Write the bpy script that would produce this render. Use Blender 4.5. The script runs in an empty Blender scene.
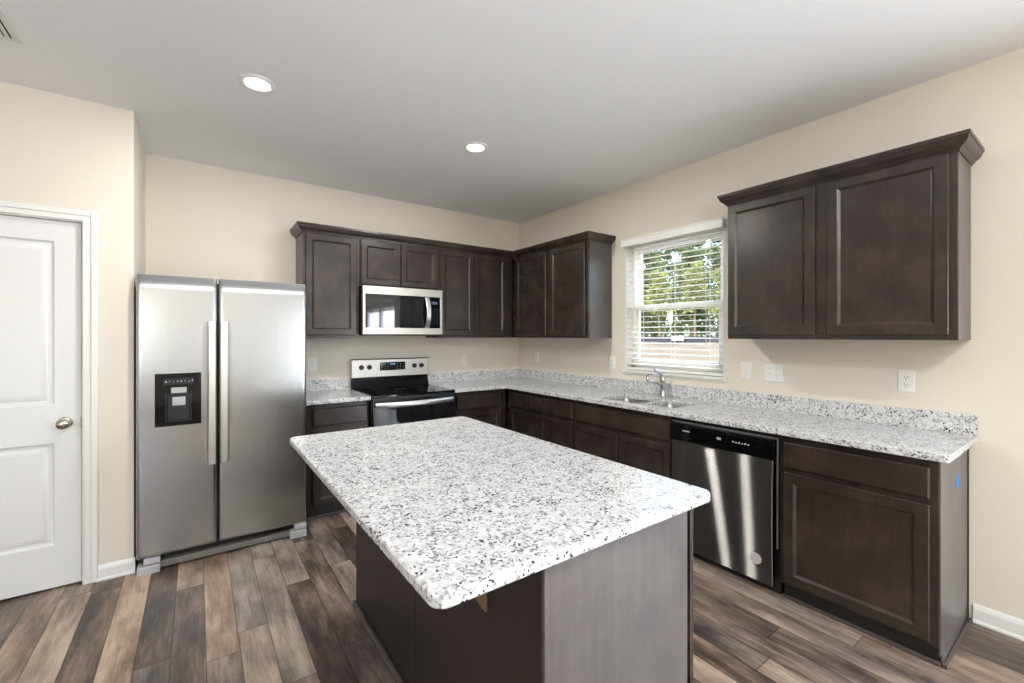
import bpy, bmesh, math, random
from mathutils import Vector, Matrix

random.seed(7)
S = bpy.context.scene
COL = S.collection

# ------------------------------------------------------------------ camera
cam = bpy.data.cameras.new('camera')
cam.sensor_fit = 'HORIZONTAL'
cam.sensor_width = 36.0
cam.lens = 437.0157 * 36.0 / 1024.0
cam.shift_y = -(341.5 - 335.667) / 1024.0
cam.clip_start = 0.05
cam.clip_end = 300
camo = bpy.data.objects.new('camera', cam)
COL.objects.link(camo)
camo.location = (-3.10855, -4.16288, 1.40719)
camo.rotation_euler = (math.radians(90), 0, -math.radians(35.8144))
S.camera = camo

# ------------------------------------------------------------------ sky, sun, daylight, exposure
S.view_settings.view_transform = 'Standard'
S.view_settings.look = 'None'
S.view_settings.gamma = 1.0
S.view_settings.use_curve_mapping = False
S.view_settings.exposure = 0.0
S.cycles.use_denoising = True
S.cycles.max_bounces = 10
S.cycles.diffuse_bounces = 6
S.cycles.transparent_max_bounces = 24
S.cycles.sample_clamp_indirect = 6.0

W = bpy.data.worlds.new('sky')
S.world = W
W.use_nodes = True
wn = W.node_tree.nodes
wn.clear()
wo = wn.new('ShaderNodeOutputWorld')
wb = wn.new('ShaderNodeBackground')
ws = wn.new('ShaderNodeTexSky')
ws.sky_type = 'NISHITA'
ws.sun_disc = False
ws.sun_elevation = math.radians(50)
ws.sun_rotation = math.radians(250)
ws.air_density = 1.0
ws.dust_density = 3.0
wb.inputs['Strength'].default_value = 1.5
W.node_tree.links.new(ws.outputs[0], wb.inputs[0])
W.node_tree.links.new(wb.outputs[0], wo.inputs[0])


def sun(strength, direction, color):
    l = bpy.data.lights.new('sun', 'SUN')
    l.energy = strength
    l.angle = math.radians(0.6)
    l.color = color
    o = bpy.data.objects.new('sun', l)
    o.rotation_euler = Vector(direction).to_track_quat('-Z', 'Y').to_euler()
    o.location = (10, 0, 20)
    COL.objects.link(o)


sun(9.0, (-0.70, 0.25, -0.72), (1.0, 0.95, 0.86))


def area(name, loc, direction, sx, sy, watts, color):
    l = bpy.data.lights.new(name, 'AREA')
    l.shape = 'RECTANGLE'
    l.size = sx
    l.size_y = sy
    l.energy = watts
    l.color = color
    o = bpy.data.objects.new(name, l)
    o.location = loc
    o.rotation_euler = Vector(direction).to_track_quat('-Z', 'Z').to_euler()
    COL.objects.link(o)
    return o


# daylight: glass door in the right wall behind the camera, rear and side living-room windows
DAY = (0.84, 0.92, 1.0)
area('daylight_glass_door', (.05, -5.65, 1.06), (-1, 0, 0), 1.7, 1.96, 190, DAY)
area('daylight_rear', (-6.4, -8.55, 1.45), (0, 1, 0), 2.4, 1.5, 40, DAY)
# added upward light behind the camera, no lamp stands there; brightens the ceiling
area('added_uplight', (-3.4, -6.2, 1.75), (0, 0, 1), .5, .5, 175, (1.0, 0.97, 0.93))

LAMP_W = 21.0
LAMP_COL = (1.0, 0.96, 0.91)

# ------------------------------------------------------------------ dimensions
H = 2.743
UF = 0.3075          # upper cabinet depth
BF = 0.575           # base cabinet depth (face frame)
DT = 0.020           # cabinet door thickness
UB = 1.386           # bottom of the wall cabinets
UT = 2.262           # top of the wall cabinet boxes
CT = 0.916           # counter top
CU = 0.884           # counter underside
CE = 0.622           # counter front edge

# ------------------------------------------------------------------ materials


def new_mat(name):
    m = bpy.data.materials.new(name)
    m.use_nodes = True
    nt = m.node_tree
    return m, nt, nt.nodes['Principled BSDF']


def s2l(c):
    return tuple(((x / 255) / 12.92 if x / 255 <= 0.04045 else ((x / 255 + 0.055) / 1.055) ** 2.4) for x in c) + (1,)


def plain(name, rgb, rough=0.5, metal=0.0, spec=0.5, coat=0.0):
    m, nt, b = new_mat(name)
    b.inputs['Base Color'].default_value = s2l(rgb)
    b.inputs['Roughness'].default_value = rough
    b.inputs['Metallic'].default_value = metal
    b.inputs['Specular IOR Level'].default_value = spec
    b.inputs['Coat Weight'].default_value = coat
    return m


def node(nt, kind, **kw):
    n = nt.nodes.new(kind)
    for k, v in kw.items():
        setattr(n, k, v)
    return n


def ramp(nt, stops, interp='LINEAR'):
    r = nt.nodes.new('ShaderNodeValToRGB')
    r.color_ramp.interpolation = interp
    el = r.color_ramp.elements
    while len(el) < len(stops):
        el.new(0.5)
    for e, (p, c) in zip(el, stops):
        e.position = p
        e.color = c if len(c) == 4 else s2l(c)
    return r


def noise(nt, vec, scale, detail=3, rough=0.5):
    n = nt.nodes.new('ShaderNodeTexNoise')
    n.inputs['Scale'].default_value = scale
    n.inputs['Detail'].default_value = detail
    n.inputs['Roughness'].default_value = rough
    if vec is not None:
        nt.links.new(vec, n.inputs['Vector'])
    return n


def world_pos(nt):
    return nt.nodes.new('ShaderNodeNewGeometry').outputs['Position']


def mapping(nt, vec, scale=(1, 1, 1), loc=(0, 0, 0)):
    m = nt.nodes.new('ShaderNodeMapping')
    m.inputs['Scale'].default_value = scale
    m.inputs['Location'].default_value = loc
    nt.links.new(vec, m.inputs['Vector'])
    return m.outputs[0]


def mixc(nt, fac, a, b, mode='MIX'):
    m = nt.nodes.new('ShaderNodeMix')
    m.data_type = 'RGBA'
    m.blend_type = mode
    for sock, v in ((m.inputs['Factor'], fac), (m.inputs['A'], a), (m.inputs['B'], b)):
        if hasattr(v, 'is_output'):
            nt.links.new(v, sock)
        else:
            sock.default_value = v
    # colour sockets are the later ones on the node
    ca = [i for i in m.inputs if i.type == 'RGBA']
    for sock, v in zip(ca, (a, b)):
        if hasattr(v, 'is_output'):
            nt.links.new(v, sock)
        else:
            sock.default_value = v
    return [o for o in m.outputs if o.type == 'RGBA'][0]


def mathn(nt, op, a, b=None):
    m = nt.nodes.new('ShaderNodeMath')
    m.operation = op
    for i, v in enumerate((a, b)):
        if v is None:
            continue
        if hasattr(v, 'is_output'):
            nt.links.new(v, m.inputs[i])
        else:
            m.inputs[i].default_value = v
    return m.outputs[0]


def bump(nt, b, height, strength=0.1, dist=0.002):
    n = nt.nodes.new('ShaderNodeBump')
    n.inputs['Strength'].default_value = strength
    n.inputs['Distance'].default_value = dist
    nt.links.new(height, n.inputs['Height'])
    nt.links.new(n.outputs[0], b.inputs['Normal'])


def paint(name, rgb, rough=0.6):
    m, nt, b = new_mat(name)
    b.inputs['Base Color'].default_value = s2l(rgb)
    b.inputs['Roughness'].default_value = rough
    b.inputs['Specular IOR Level'].default_value = 0.3
    n = noise(nt, world_pos(nt), 160, 2)
    bump(nt, b, n.outputs[0], 0.06, 0.001)
    return m


def espresso(name, axis_scale, tones=((0.25, (41, 34, 31)), (0.5, (52, 43, 39)), (0.78, (68, 57, 49))), rough=0.27):
    m, nt, b = new_mat(name)
    p = world_pos(nt)
    blot = noise(nt, p, 5.5, 4, 0.6)
    r1 = ramp(nt, list(tones))
    nt.links.new(blot.outputs[0], r1.inputs[0])
    gr = noise(nt, mapping(nt, p, axis_scale), 1.0, 4, 0.6)
    r2 = ramp(nt, [(0.3, (232, 232, 232)), (0.7, (255, 255, 255))])
    nt.links.new(gr.outputs[0], r2.inputs[0])
    c = mixc(nt, 1.0, r1.outputs[0], r2.outputs[0], 'MULTIPLY')
    nt.links.new(c, b.inputs['Base Color'])
    b.inputs['Roughness'].default_value = rough
    b.inputs['Specular IOR Level'].default_value = 0.55
    bump(nt, b, gr.outputs[0], 0.03, 0.001)
    return m


def granite(name):
    m, nt, b = new_mat(name)
    p = world_pos(nt)
    warp = noise(nt, p, 55, 2)
    vadd = node(nt, 'ShaderNodeVectorMath', operation='MULTIPLY_ADD')
    nt.links.new(warp.outputs['Color'], vadd.inputs[0])
    vadd.inputs[1].default_value = (0.004, 0.004, 0.004)
    nt.links.new(p, vadd.inputs[2])
    wv = vadd.outputs[0]

    def cells(scale):
        v = node(nt, 'ShaderNodeTexVoronoi')
        v.inputs['Scale'].default_value = scale
        nt.links.new(wv, v.inputs['Vector'])
        sep = node(nt, 'ShaderNodeSeparateColor')
        nt.links.new(v.outputs['Color'], sep.inputs[0])
        return sep.outputs
    a = cells(115)
    base = ramp(nt, [(0.0, (188, 190, 192)), (0.22, (204, 206, 208)), (0.5, (217, 219, 221)), (0.92, (180, 181, 183)), (0.96, (164, 163, 162))], 'CONSTANT')
    nt.links.new(a[0], base.inputs[0])
    # grey flecks, clustered
    cl = noise(nt, p, 16, 3, 0.55)
    g = cells(150)
    gsum = mathn(nt, 'ADD', g[1], mathn(nt, 'MULTIPLY', mathn(nt, 'SUBTRACT', cl.outputs[0], 0.5), 1.1))
    gm = ramp(nt, [(0.0, (0, 0, 0, 1)), (0.90, (0, 0, 0, 1)), (0.92, (1, 1, 1, 1))])
    nt.links.new(gsum, gm.inputs[0])
    c1 = mixc(nt, gm.outputs[0], base.outputs[0], s2l((140, 140, 142)))
    k = cells(165)
    cl2 = noise(nt, mapping(nt, p, (1, 1, 1), (3, 7, 2)), 26, 3, 0.6)
    ksum = mathn(nt, 'ADD', k[2], mathn(nt, 'MULTIPLY', mathn(nt, 'SUBTRACT', cl2.outputs[0], 0.5), 1.0))
    km = ramp(nt, [(0.0, (0, 0, 0, 1)), (0.945, (0, 0, 0, 1)), (0.96, (1, 1, 1, 1))])
    nt.links.new(ksum, km.inputs[0])
    c2 = mixc(nt, km.outputs[0], c1, s2l((42, 42, 46)))
    nt.links.new(c2, b.inputs['Base Color'])
    b.inputs['Roughness'].default_value = 0.10
    b.inputs['Specular IOR Level'].default_value = 0.5
    return m


def planks(name):
    m, nt, b = new_mat(name)
    p = world_pos(nt)
    sx = node(nt, 'ShaderNodeSeparateXYZ')
    nt.links.new(p, sx.inputs[0])
    X, Y = sx.outputs[0], sx.outputs[1]
    PW, PL = 0.125, 1.22
    u = mathn(nt, 'DIVIDE', mathn(nt, 'ADD', X, 2.825 + 40 * PW), PW)
    row = mathn(nt, 'FLOOR', u)
    fu = mathn(nt, 'SUBTRACT', u, row)
    wn1 = node(nt, 'ShaderNodeTexWhiteNoise', noise_dimensions='1D')
    nt.links.new(row, wn1.inputs['W'])
    v = mathn(nt, 'ADD', mathn(nt, 'DIVIDE', mathn(nt, 'ADD', Y, 40.0), PL), mathn(nt, 'MULTIPLY', wn1.outputs['Value'], 7.0))
    col = mathn(nt, 'FLOOR', v)
    fv = mathn(nt, 'SUBTRACT', v, col)
    cid = node(nt, 'ShaderNodeCombineXYZ')
    nt.links.new(row, cid.inputs[0])
    nt.links.new(col, cid.inputs[1])
    wn2 = node(nt, 'ShaderNodeTexWhiteNoise', noise_dimensions='3D')
    nt.links.new(cid.outputs[0], wn2.inputs['Vector'])
    rs = node(nt, 'ShaderNodeSeparateColor')
    nt.links.new(wn2.outputs['Color'], rs.inputs[0])
    # local coordinates, shifted per board so every board has its own grain
    off = node(nt, 'ShaderNodeVectorMath', operation='MULTIPLY_ADD')
    nt.links.new(wn2.outputs['Color'], off.inputs[0])
    off.inputs[1].default_value = (37, 53, 29)
    nt.links.new(p, off.inputs[2])
    pv = off.outputs[0]
    tone = noise(nt, mapping(nt, pv, (8.0, 2.4, 1)), 1.0, 4, 0.6)       # broad light and dark zones in a board
    grain = noise(nt, mapping(nt, pv, (42, 3.4, 1)), 1.0, 6, 0.7)       # streaks
    grain.inputs['Distortion'].default_value = 0.9
    fine = noise(nt, mapping(nt, pv, (210, 12, 1)), 1.0, 3, 0.6)
    t = mathn(nt, 'ADD', mathn(nt, 'MULTIPLY', rs.outputs[0], 0.50), mathn(nt, 'MULTIPLY', mathn(nt, 'SUBTRACT', tone.outputs[0], 0.5), 1.5))
    t = mathn(nt, 'ADD', t, mathn(nt, 'MULTIPLY', mathn(nt, 'SUBTRACT', grain.outputs[0], 0.5), 0.75))
    t = mathn(nt, 'ADD', t, mathn(nt, 'MULTIPLY', mathn(nt, 'SUBTRACT', fine.outputs[0], 0.5), 0.32))
    t = mathn(nt, 'ADD', t, 0.23)
    r = ramp(nt, [(0.0, (48, 41, 38)), (0.22, (78, 66, 59)), (0.45, (117, 99, 86)), (0.68, (152, 131, 113)), (0.9, (184, 163, 143))])
    nt.links.new(t, r.inputs[0])
    r2 = ramp(nt, [(0.0, (50, 46, 46)), (0.25, (84, 77, 74)), (0.5, (122, 112, 105)), (0.75, (156, 144, 133)), (1.0, (186, 174, 161))])
    nt.links.new(t, r2.inputs[0])
    c = mixc(nt, rs.outputs[1], r.outputs[0], r2.outputs[0])
    # seams
    ex = mathn(nt, 'MINIMUM', fu, mathn(nt, 'SUBTRACT', 1.0, fu))
    ey = mathn(nt, 'MULTIPLY', mathn(nt, 'MINIMUM', fv, mathn(nt, 'SUBTRACT', 1.0, fv)), PL / PW)
    e = mathn(nt, 'MINIMUM', ex, ey)
    sm = ramp(nt, [(0.0, (0.28, 0.26, 0.25, 1)), (0.014, (0.5, 0.48, 0.46, 1)), (0.024, (1, 1, 1, 1))])
    nt.links.new(e, sm.inputs[0])
    c = mixc(nt, 1.0, c, sm.outputs[0], 'MULTIPLY')
    nt.links.new(c, b.inputs['Base Color'])
    b.inputs['Roughness'].default_value = 0.38
    b.inputs['Specular IOR Level'].default_value = 0.4
    bump(nt, b, sm.outputs[0], 0.25, 0.001)
    return m


def brushed(name, rgb, grain, tangent, rough=0.3, aniso=0.8):
    m, nt, b = new_mat(name)
    b.inputs['Metallic'].default_value = 1.0
    p = world_pos(nt)
    n = noise(nt, mapping(nt, p, grain), 1.0, 3, 0.6)
    r = ramp(nt, [(0.3, tuple(int(x * 0.95) for x in rgb)), (0.7, rgb)])
    nt.links.new(n.outputs[0], r.inputs[0])
    nt.links.new(r.outputs[0], b.inputs['Base Color'])
    b.inputs['Roughness'].default_value = rough
    b.inputs['Anisotropic'].default_value = aniso
    t = node(nt, 'ShaderNodeCombineXYZ')
    for i in range(3):
        t.inputs[i].default_value = tangent[i]
    nt.links.new(t.outputs[0], b.inputs['Tangent'])
    return m


def glow(name, rgb, strength):
    m, nt, b = new_mat(name)
    b.inputs['Base Color'].default_value = s2l(rgb)
    b.inputs['Emission Color'].default_value = s2l(rgb)
    b.inputs['Emission Strength'].default_value = strength
    return m


def pane_glass(name):
    m = bpy.data.materials.new(name)
    m.use_nodes = True
    nt = m.node_tree
    nt.nodes.clear()
    out = nt.nodes.new('ShaderNodeOutputMaterial')
    tr = nt.nodes.new('ShaderNodeBsdfTransparent')
    tr.inputs[0].default_value = (0.97, 0.98, 0.975, 1)
    gl = nt.nodes.new('ShaderNodeBsdfGlossy')
    gl.inputs['Roughness'].default_value = 0.0
    mx = nt.nodes.new('ShaderNodeMixShader')
    mx.inputs[0].default_value = 0.05
    nt.links.new(tr.outputs[0], mx.inputs[1])
    nt.links.new(gl.outputs[0], mx.inputs[2])
    nt.links.new(mx.outputs[0], out.inputs[0])
    return m


def foliage(name, c0, c1, c2):
    m, nt, b = new_mat(name)
    p = world_pos(nt)
    n = noise(nt, p, 0.8, 4, 0.7)
    r = ramp(nt, [(0.30, c0), (0.5, c1), (0.68, c2)])
    nt.links.new(n.outputs[0], r.inputs[0])
    nt.links.new(r.outputs[0], b.inputs['Base Color'])
    b.inputs['Roughness'].default_value = 0.7
    tl = node(nt, 'ShaderNodeBsdfTranslucent')
    nt.links.new(r.outputs[0], tl.inputs[0])
    mx = node(nt, 'ShaderNodeMixShader')
    mx.inputs[0].default_value = 0.45
    out = nt.nodes['Material Output']
    nt.links.new(b.outputs[0], mx.inputs[1])
    nt.links.new(tl.outputs[0], mx.inputs[2])
    nt.links.new(mx.outputs[0], out.inputs[0])
    return m


def mottled(name, c0, c1, scale, rough=0.9):
    m, nt, b = new_mat(name)
    n = noise(nt, world_pos(nt), scale, 5, 0.65)
    r = ramp(nt, [(0.3, c0), (0.7, c1)])
    nt.links.new(n.outputs[0], r.inputs[0])
    nt.links.new(r.outputs[0], b.inputs['Base Color'])
    b.inputs['Roughness'].default_value = rough
    return m


M_WALL = paint('wall_paint', (227, 220, 208))
M_CEIL = paint('ceiling_paint', (238, 240, 242), 0.8)
M_TRIM = plain('white_trim', (232, 232, 230), 0.32)
M_DOORW = plain('white_door', (230, 231, 231), 0.35)
M_FLOOR = planks('plank_floor')
M_WOOD = espresso('espresso_wood', (60, 60, 4))
M_PANEL = espresso('veneer_panel', (60, 60, 4), [(0.22, (76, 72, 71)), (0.5, (90, 85, 83)), (0.8, (103, 97, 94))], 0.34)
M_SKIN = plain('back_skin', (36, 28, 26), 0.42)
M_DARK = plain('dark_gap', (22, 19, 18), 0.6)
M_GRAN = granite('speckled_granite')
M_FRIDGE = brushed('brushed_steel_upright', (186, 188, 190), (900, 900, 3), (1, 0, 0), 0.25, 0.8)
def grooved_steel(name, rgb, rough, stretch):
    """steel with fine level grooves: reflections smear up and down only"""
    m = bpy.data.materials.new(name)
    m.use_nodes = True
    nt = m.node_tree
    nt.nodes.clear()
    out = nt.nodes.new('ShaderNodeOutputMaterial')
    g = nt.nodes.new('ShaderNodeBsdfAnisotropic')
    g.inputs['Color'].default_value = s2l(rgb)
    g.inputs['Roughness'].default_value = rough
    g.inputs['Anisotropy'].default_value = stretch
    t = nt.nodes.new('ShaderNodeCombineXYZ')
    t.inputs[2].default_value = 1.0
    nt.links.new(t.outputs[0], g.inputs['Tangent'])
    nt.links.new(g.outputs[0], out.inputs[0])
    return m


M_DWST = grooved_steel('brushed_steel_level', (126, 124, 121), 0.25, -0.935)
M_STEEL = brushed('brushed_steel_panel', (214, 210, 203), (4, 4, 700), (0, 0, 1), 0.42, 0.4)
M_SINK = plain('sink_steel', (180, 178, 175), 0.3, 1.0)
M_HANDLE = plain('handle_steel', (232, 232, 231), 0.32, 1.0)
M_CHROME = plain('chrome', (205, 206, 208), 0.12, 1.0)
M_NICKEL = plain('satin_nickel', (190, 182, 166), 0.22, 1.0)
M_BLACK = plain('black_gloss', (9, 10, 12), 0.06, 0.0, 0.28)
M_BLACKM = plain('black_plastic', (14, 14, 16), 0.35)
M_GLASSK = plain('dark_oven_glass', (12, 15, 19), 0.03, 0.0, 0.7)
M_COOK = plain('cooktop_glass', (8, 8, 9), 0.05, 0.0, 0.5)
M_GREYM = plain('grey_painted_metal', (182, 182, 184), 0.4)
M_RAIL = plain('rail_grey', (112, 110, 106), 0.35)
M_GREYP = plain('grey_plastic', (176, 178, 180), 0.4)
M_LEGEND = plain('legend_print', (178, 184, 190), 0.5)
M_DISPLAY = plain('display_glass', (14, 18, 28), 0.1)
M_PLATE = plain('white_plastic', (238, 238, 236), 0.35)
M_SLOT = plain('slot_shadow', (60, 58, 56), 0.6)
M_BLUE = plain('blue_tape', (32, 122, 196), 0.6)
M_CORBEL = plain('raw_wood', (112, 90, 66), 0.6)
M_SHOE = plain('grey_brown_shoe', (78, 70, 66), 0.4)
def slat_plastic(name):
    m, nt, b = new_mat(name)
    b.inputs['Base Color'].default_value = s2l((244, 243, 238))
    b.inputs['Roughness'].default_value = 0.4
    tl = node(nt, 'ShaderNodeBsdfTranslucent')
    tl.inputs[0].default_value = s2l((244, 240, 228))
    mx = node(nt, 'ShaderNodeMixShader')
    mx.inputs[0].default_value = 0.22
    out = nt.nodes['Material Output']
    nt.links.new(b.outputs[0], mx.inputs[1])
    nt.links.new(tl.outputs[0], mx.inputs[2])
    nt.links.new(mx.outputs[0], out.inputs[0])
    return m


M_SLAT = slat_plastic('blind_white')
M_VINYL = plain('vinyl_frame', (246, 246, 245), 0.35)
M_GLASS = pane_glass('window_glass')
M_LENS = glow('lamp_lens', (255, 246, 232), 14.0)
M_VENT = plain('vent_white', (222, 223, 222), 0.45)
M_BARK = mottled('bark', (70, 60, 52), (120, 106, 92), 3.0)
M_LEAF1 = foliage('pine_leaf', (58, 78, 50), (98, 116, 74), (142, 154, 104))
M_LEAF2 = foliage('yellow_green_leaf', (92, 102, 54), (132, 142, 80), (166, 168, 108))
M_SAND = mottled('dry_sand', (72, 62, 47), (94, 82, 64), 0.9)
M_SILT = plain('silt_fabric', (36, 38, 46), 0.8)
M_BOARD = plain('pale_board', (206, 214, 226), 0.5)
M_EXT = plain('outside_wall', (190, 186, 178), 0.8)

# ------------------------------------------------------------------ mesh helpers


def box(bm, lo, hi, bev=0.0, seg=2):
    lo, hi = [min(a, b) for a, b in zip(lo, hi)], [max(a, b) for a, b in zip(lo, hi)]
    t = bmesh.new()
    bmesh.ops.create_cube(t, size=1.0)
    for v in t.verts:
        v.co = Vector([(lo[i] + hi[i]) / 2 + v.co[i] * (hi[i] - lo[i]) for i in range(3)])
    if bev > 0:
        bev = min(bev, 0.45 * min(hi[i] - lo[i] for i in range(3)))
        bmesh.ops.bevel(t, geom=t.edges[:], offset=bev, segments=seg, profile=0.5, affect='EDGES')
    join(bm, t)


def join(bm, t):
    me = bpy.data.meshes.new('tmp')
    t.to_mesh(me)
    t.free()
    bm.from_mesh(me)
    bpy.data.meshes.remove(me)


def cyl(bm, c, axis, r, length, seg=24, r2=None, bev=0.0):
    """cylinder from c along axis"""
    t = bmesh.new()
    bmesh.ops.create_cone(t, cap_ends=True, segments=seg, radius1=r, radius2=r if r2 is None else r2, depth=length)
    if bev > 0:
        ed = [e for e in t.edges if len(e.link_faces) == 2 and any(len(f.verts) > 4 for f in e.link_faces)]
        bmesh.ops.bevel(t, geom=ed, offset=bev, segments=2, profile=0.5, affect='EDGES')
    a = Vector(axis).normalized()
    q = a.to_track_quat('Z', 'Y').to_matrix().to_4x4()
    mat = Matrix.Translation(Vector(c) + a * length / 2) @ q
    bmesh.ops.transform(t, matrix=mat, verts=t.verts)
    join(bm, t)


def lathe(bm, c, axis, prof, seg=28):
    """profile list of (radius, distance along axis)"""
    a = Vector(axis).normalized()
    q = a.to_track_quat('Z', 'Y').to_matrix()
    rings = []
    for r, h in prof:
        if r < 1e-6:
            rings.append([bm.verts.new(Vector(c) + a * h)])
        else:
            rings.append([bm.verts.new(Vector(c) + q @ Vector((r * math.cos(2 * math.pi * i / seg), r * math.sin(2 * math.pi * i / seg), h))) for i in range(seg)])
    for A, B in zip(rings, rings[1:]):
        for i in range(seg):
            j = (i + 1) % seg
            if len(A) == 1 and len(B) == 1:
                continue
            if len(A) == 1:
                bm.faces.new((A[0], B[i], B[j]))
            elif len(B) == 1:
                bm.faces.new((A[i], A[j], B[0]))
            else:
                bm.faces.new((A[i], A[j], B[j], B[i]))
    for R in (rings[0], rings[-1]):
        if len(R) > 2:
            bm.faces.new(R)


def tube(bm, pts, radii, seg=14):
    pts = [Vector(p) for p in pts]
    if not isinstance(radii, (list, tuple)):
        radii = [radii] * len(pts)
    rings = []
    up = Vector((0.13, 0.97, 0.2)).normalized()
    for i, p in enumerate(pts):
        d = (pts[min(i + 1, len(pts) - 1)] - pts[max(i - 1, 0)]).normalized()
        x = d.cross(up).normalized()
        y = d.cross(x).normalized()
        rings.append([bm.verts.new(p + (x * math.cos(2 * math.pi * k / seg) + y * math.sin(2 * math.pi * k / seg)) * radii[i]) for k in range(seg)])
    for A, B in zip(rings, rings[1:]):
        for k in range(seg):
            j = (k + 1) % seg
            bm.faces.new((A[k], A[j], B[j], B[k]))
    bm.faces.new(rings[0])
    bm.faces.new(rings[-1])


class Frame:
    """maps (u along the wall, v up, d out of the wall) to the world"""

    def __init__(s, o, U, N):
        s.o, s.U, s.N, s.V = Vector(o), Vector(U), Vector(N), Vector((0, 0, 1))

    def __call__(s, u, v, d):
        return s.o + s.U * u + s.V * v + s.N * d

    def box(s, bm, u0, u1, v0, v1, d0, d1, bev=0.0, seg=2):
        a, b = s(u0, v0, d0), s(u1, v1, d1)
        box(bm, a, b, bev, seg)


BACK = Frame((0, 0, 0), (1, 0, 0), (0, -1, 0))
RIGHT = Frame((0, 0, 0), (0, 1, 0), (-1, 0, 0))     # u is the world y
DOORW = Frame((0, -0.735, 0), (1, 0, 0), (0, -1, 0))


def rings(bm, F, rect, steps, cap0=True, cap1=True):
    """nested rectangles joined into a surface: steps of (inset, depth)"""
    u0, u1, v0, v1 = rect
    rs = []
    for ins, d in steps:
        rs.append([bm.verts.new(F(*q, d)) for q in ((u0 + ins, v0 + ins), (u1 - ins, v0 + ins), (u1 - ins, v1 - ins), (u0 + ins, v1 - ins))])
    for A, B in zip(rs, rs[1:]):
        for i in range(4):
            j = (i + 1) % 4
            bm.faces.new((A[i], A[j], B[j], B[i]))
    if cap0:
        bm.faces.new(rs[0])
    if cap1:
        bm.faces.new(rs[-1])


def panel_door(bm, F, rect, d, fr=0.052, t=DT):
    rings(bm, F, rect, [(0.0, d), (0.0, d + t - 0.005), (0.004, d + t), (fr - 0.004, d + t), (fr, d + t - 0.003),
                        (fr + 0.007, d + t - 0.0075), (fr + 0.010, d + t - 0.009)])


def slab_front(bm, F, rect, d, t=DT):
    rings(bm, F, rect, [(0.0, d), (0.0, d + t - 0.006), (0.003, d + t - 0.002), (0.007, d + t)])


def poly_prism(bm, outer, holes, z0, z1, bev=0.004, seg=2, mat=None):
    t = bmesh.new()

    def loop(pts):
        vs = [t.verts.new((x, y, z1)) for x, y in pts]
        return [t.edges.new((vs[i], vs[(i + 1) % len(vs)])) for i in range(len(vs))]
    es = loop(outer)
    for h in holes:
        es += loop(h)
    if holes:
        bmesh.ops.triangle_fill(t, use_beauty=True, use_dissolve=False, edges=es)
    else:
        bmesh.ops.contextual_create(t, geom=es)
    bmesh.ops.recalc_face_normals(t, faces=t.faces[:])
    r = bmesh.ops.extrude_face_region(t, geom=t.faces[:])
    for v in r['geom']:
        if isinstance(v, bmesh.types.BMVert):
            v.co.z = z0
    bmesh.ops.recalc_face_normals(t, faces=t.faces[:])
    if bev:
        ed = [e for e in t.edges if len(e.link_faces) == 2 and abs(e.verts[0].co.z - e.verts[1].co.z) < 1e-6 and e.calc_face_angle(0) > 1.0]
        bmesh.ops.bevel(t, geom=ed, offset=bev, segments=seg, profile=0.5, affect='EDGES')
    join(bm, t)


def rounded(pts, radii, n=6):
    out = []
    N = len(pts)
    for i in range(N):
        p = Vector(pts[i]).to_2d() if len(pts[i]) == 2 else Vector(pts[i][:2])
        r = radii[i]
        if r <= 0:
            out.append((p.x, p.y))
            continue
        a = (Vector(pts[i - 1]) - p).normalized()
        b = (Vector(pts[(i + 1) % N]) - p).normalized()
        c = p + (a + b) * r
        s, e = p + a * r, p + b * r
        for k in range(n + 1):
            q = s.lerp(e, k / n)
            w = (q - c)
            # angle interpolation for square corners
            th = math.pi / 2 * k / n
            q = c + (s - c) * math.cos(th) + (e - c) * math.sin(th)
            out.append((q.x, q.y))
    return out


def crown(bm, path, prof):
    """profile of (out, z) swept with mitred corners along an open path; outward is on the left of travel"""
    P = [Vector(p) for p in path]
    offs = []
    for i in range(len(P)):
        ns = []
        for a, b in ((i - 1, i), (i, i + 1)):
            if a < 0 or b >= len(P):
                continue
            d = (P[b] - P[a]).normalized()
            ns.append(Vector((d.y, -d.x)))
        if len(ns) == 1:
            offs.append(ns[0])
        else:
            m = ns[0] + ns[1]
            offs.append(m / (m.dot(ns[0])))
    rs = []
    for p, o in zip(P, offs):
        rs.append([bm.verts.new((p.x + o.x * q, p.y + o.y * q, z)) for q, z in prof])
    n = len(prof)
    for A, B in zip(rs, rs[1:]):
        for k in range(n):
            j = (k + 1) % n
            bm.faces.new((A[k], A[j], B[j], B[k]))
    bm.faces.new(rs[0])
    bm.faces.new(rs[-1])


def text_mesh(s, size, depth=0.0006):
    cu = bpy.data.curves.new('lettering', 'FONT')
    cu.body = s
    cu.size = size
    cu.extrude = depth
    cu.align_x = 'CENTER'
    cu.align_y = 'CENTER'
    o = bpy.data.objects.new('lettering', cu)
    COL.objects.link(o)
    dg = bpy.context.evaluated_depsgraph_get()
    me = bpy.data.meshes.new_from_object(o.evaluated_get(dg))
    bpy.data.objects.remove(o)
    bpy.data.curves.remove(cu)
    return me


def finish(name, bm, mat, smooth=True):
    bmesh.ops.remove_doubles(bm, verts=bm.verts, dist=1e-6)
    bmesh.ops.recalc_face_normals(bm, faces=bm.faces[:])
    me = bpy.data.meshes.new(name)
    bm.to_mesh(me)
    bm.free()
    me.materials.append(mat)
    if smooth:
        for p in me.polygons:
            p.use_smooth = True
        me.set_sharp_from_angle(angle=math.radians(32))
        for p in me.polygons:       # large level faces stay flat, so only the bevels are rounded
            n = p.normal
            if p.area > 0.0004 and max(abs(n.x), abs(n.y), abs(n.z)) > 0.99995:
                p.use_smooth = False
    return me


def shell(name, build, mat, kind='structure', smooth=False):
    bm = bmesh.new()
    build(bm)
    o = bpy.data.objects.new(name, finish(name, bm, mat, smooth))
    o['kind'] = kind
    COL.objects.link(o)
    return o


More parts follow.
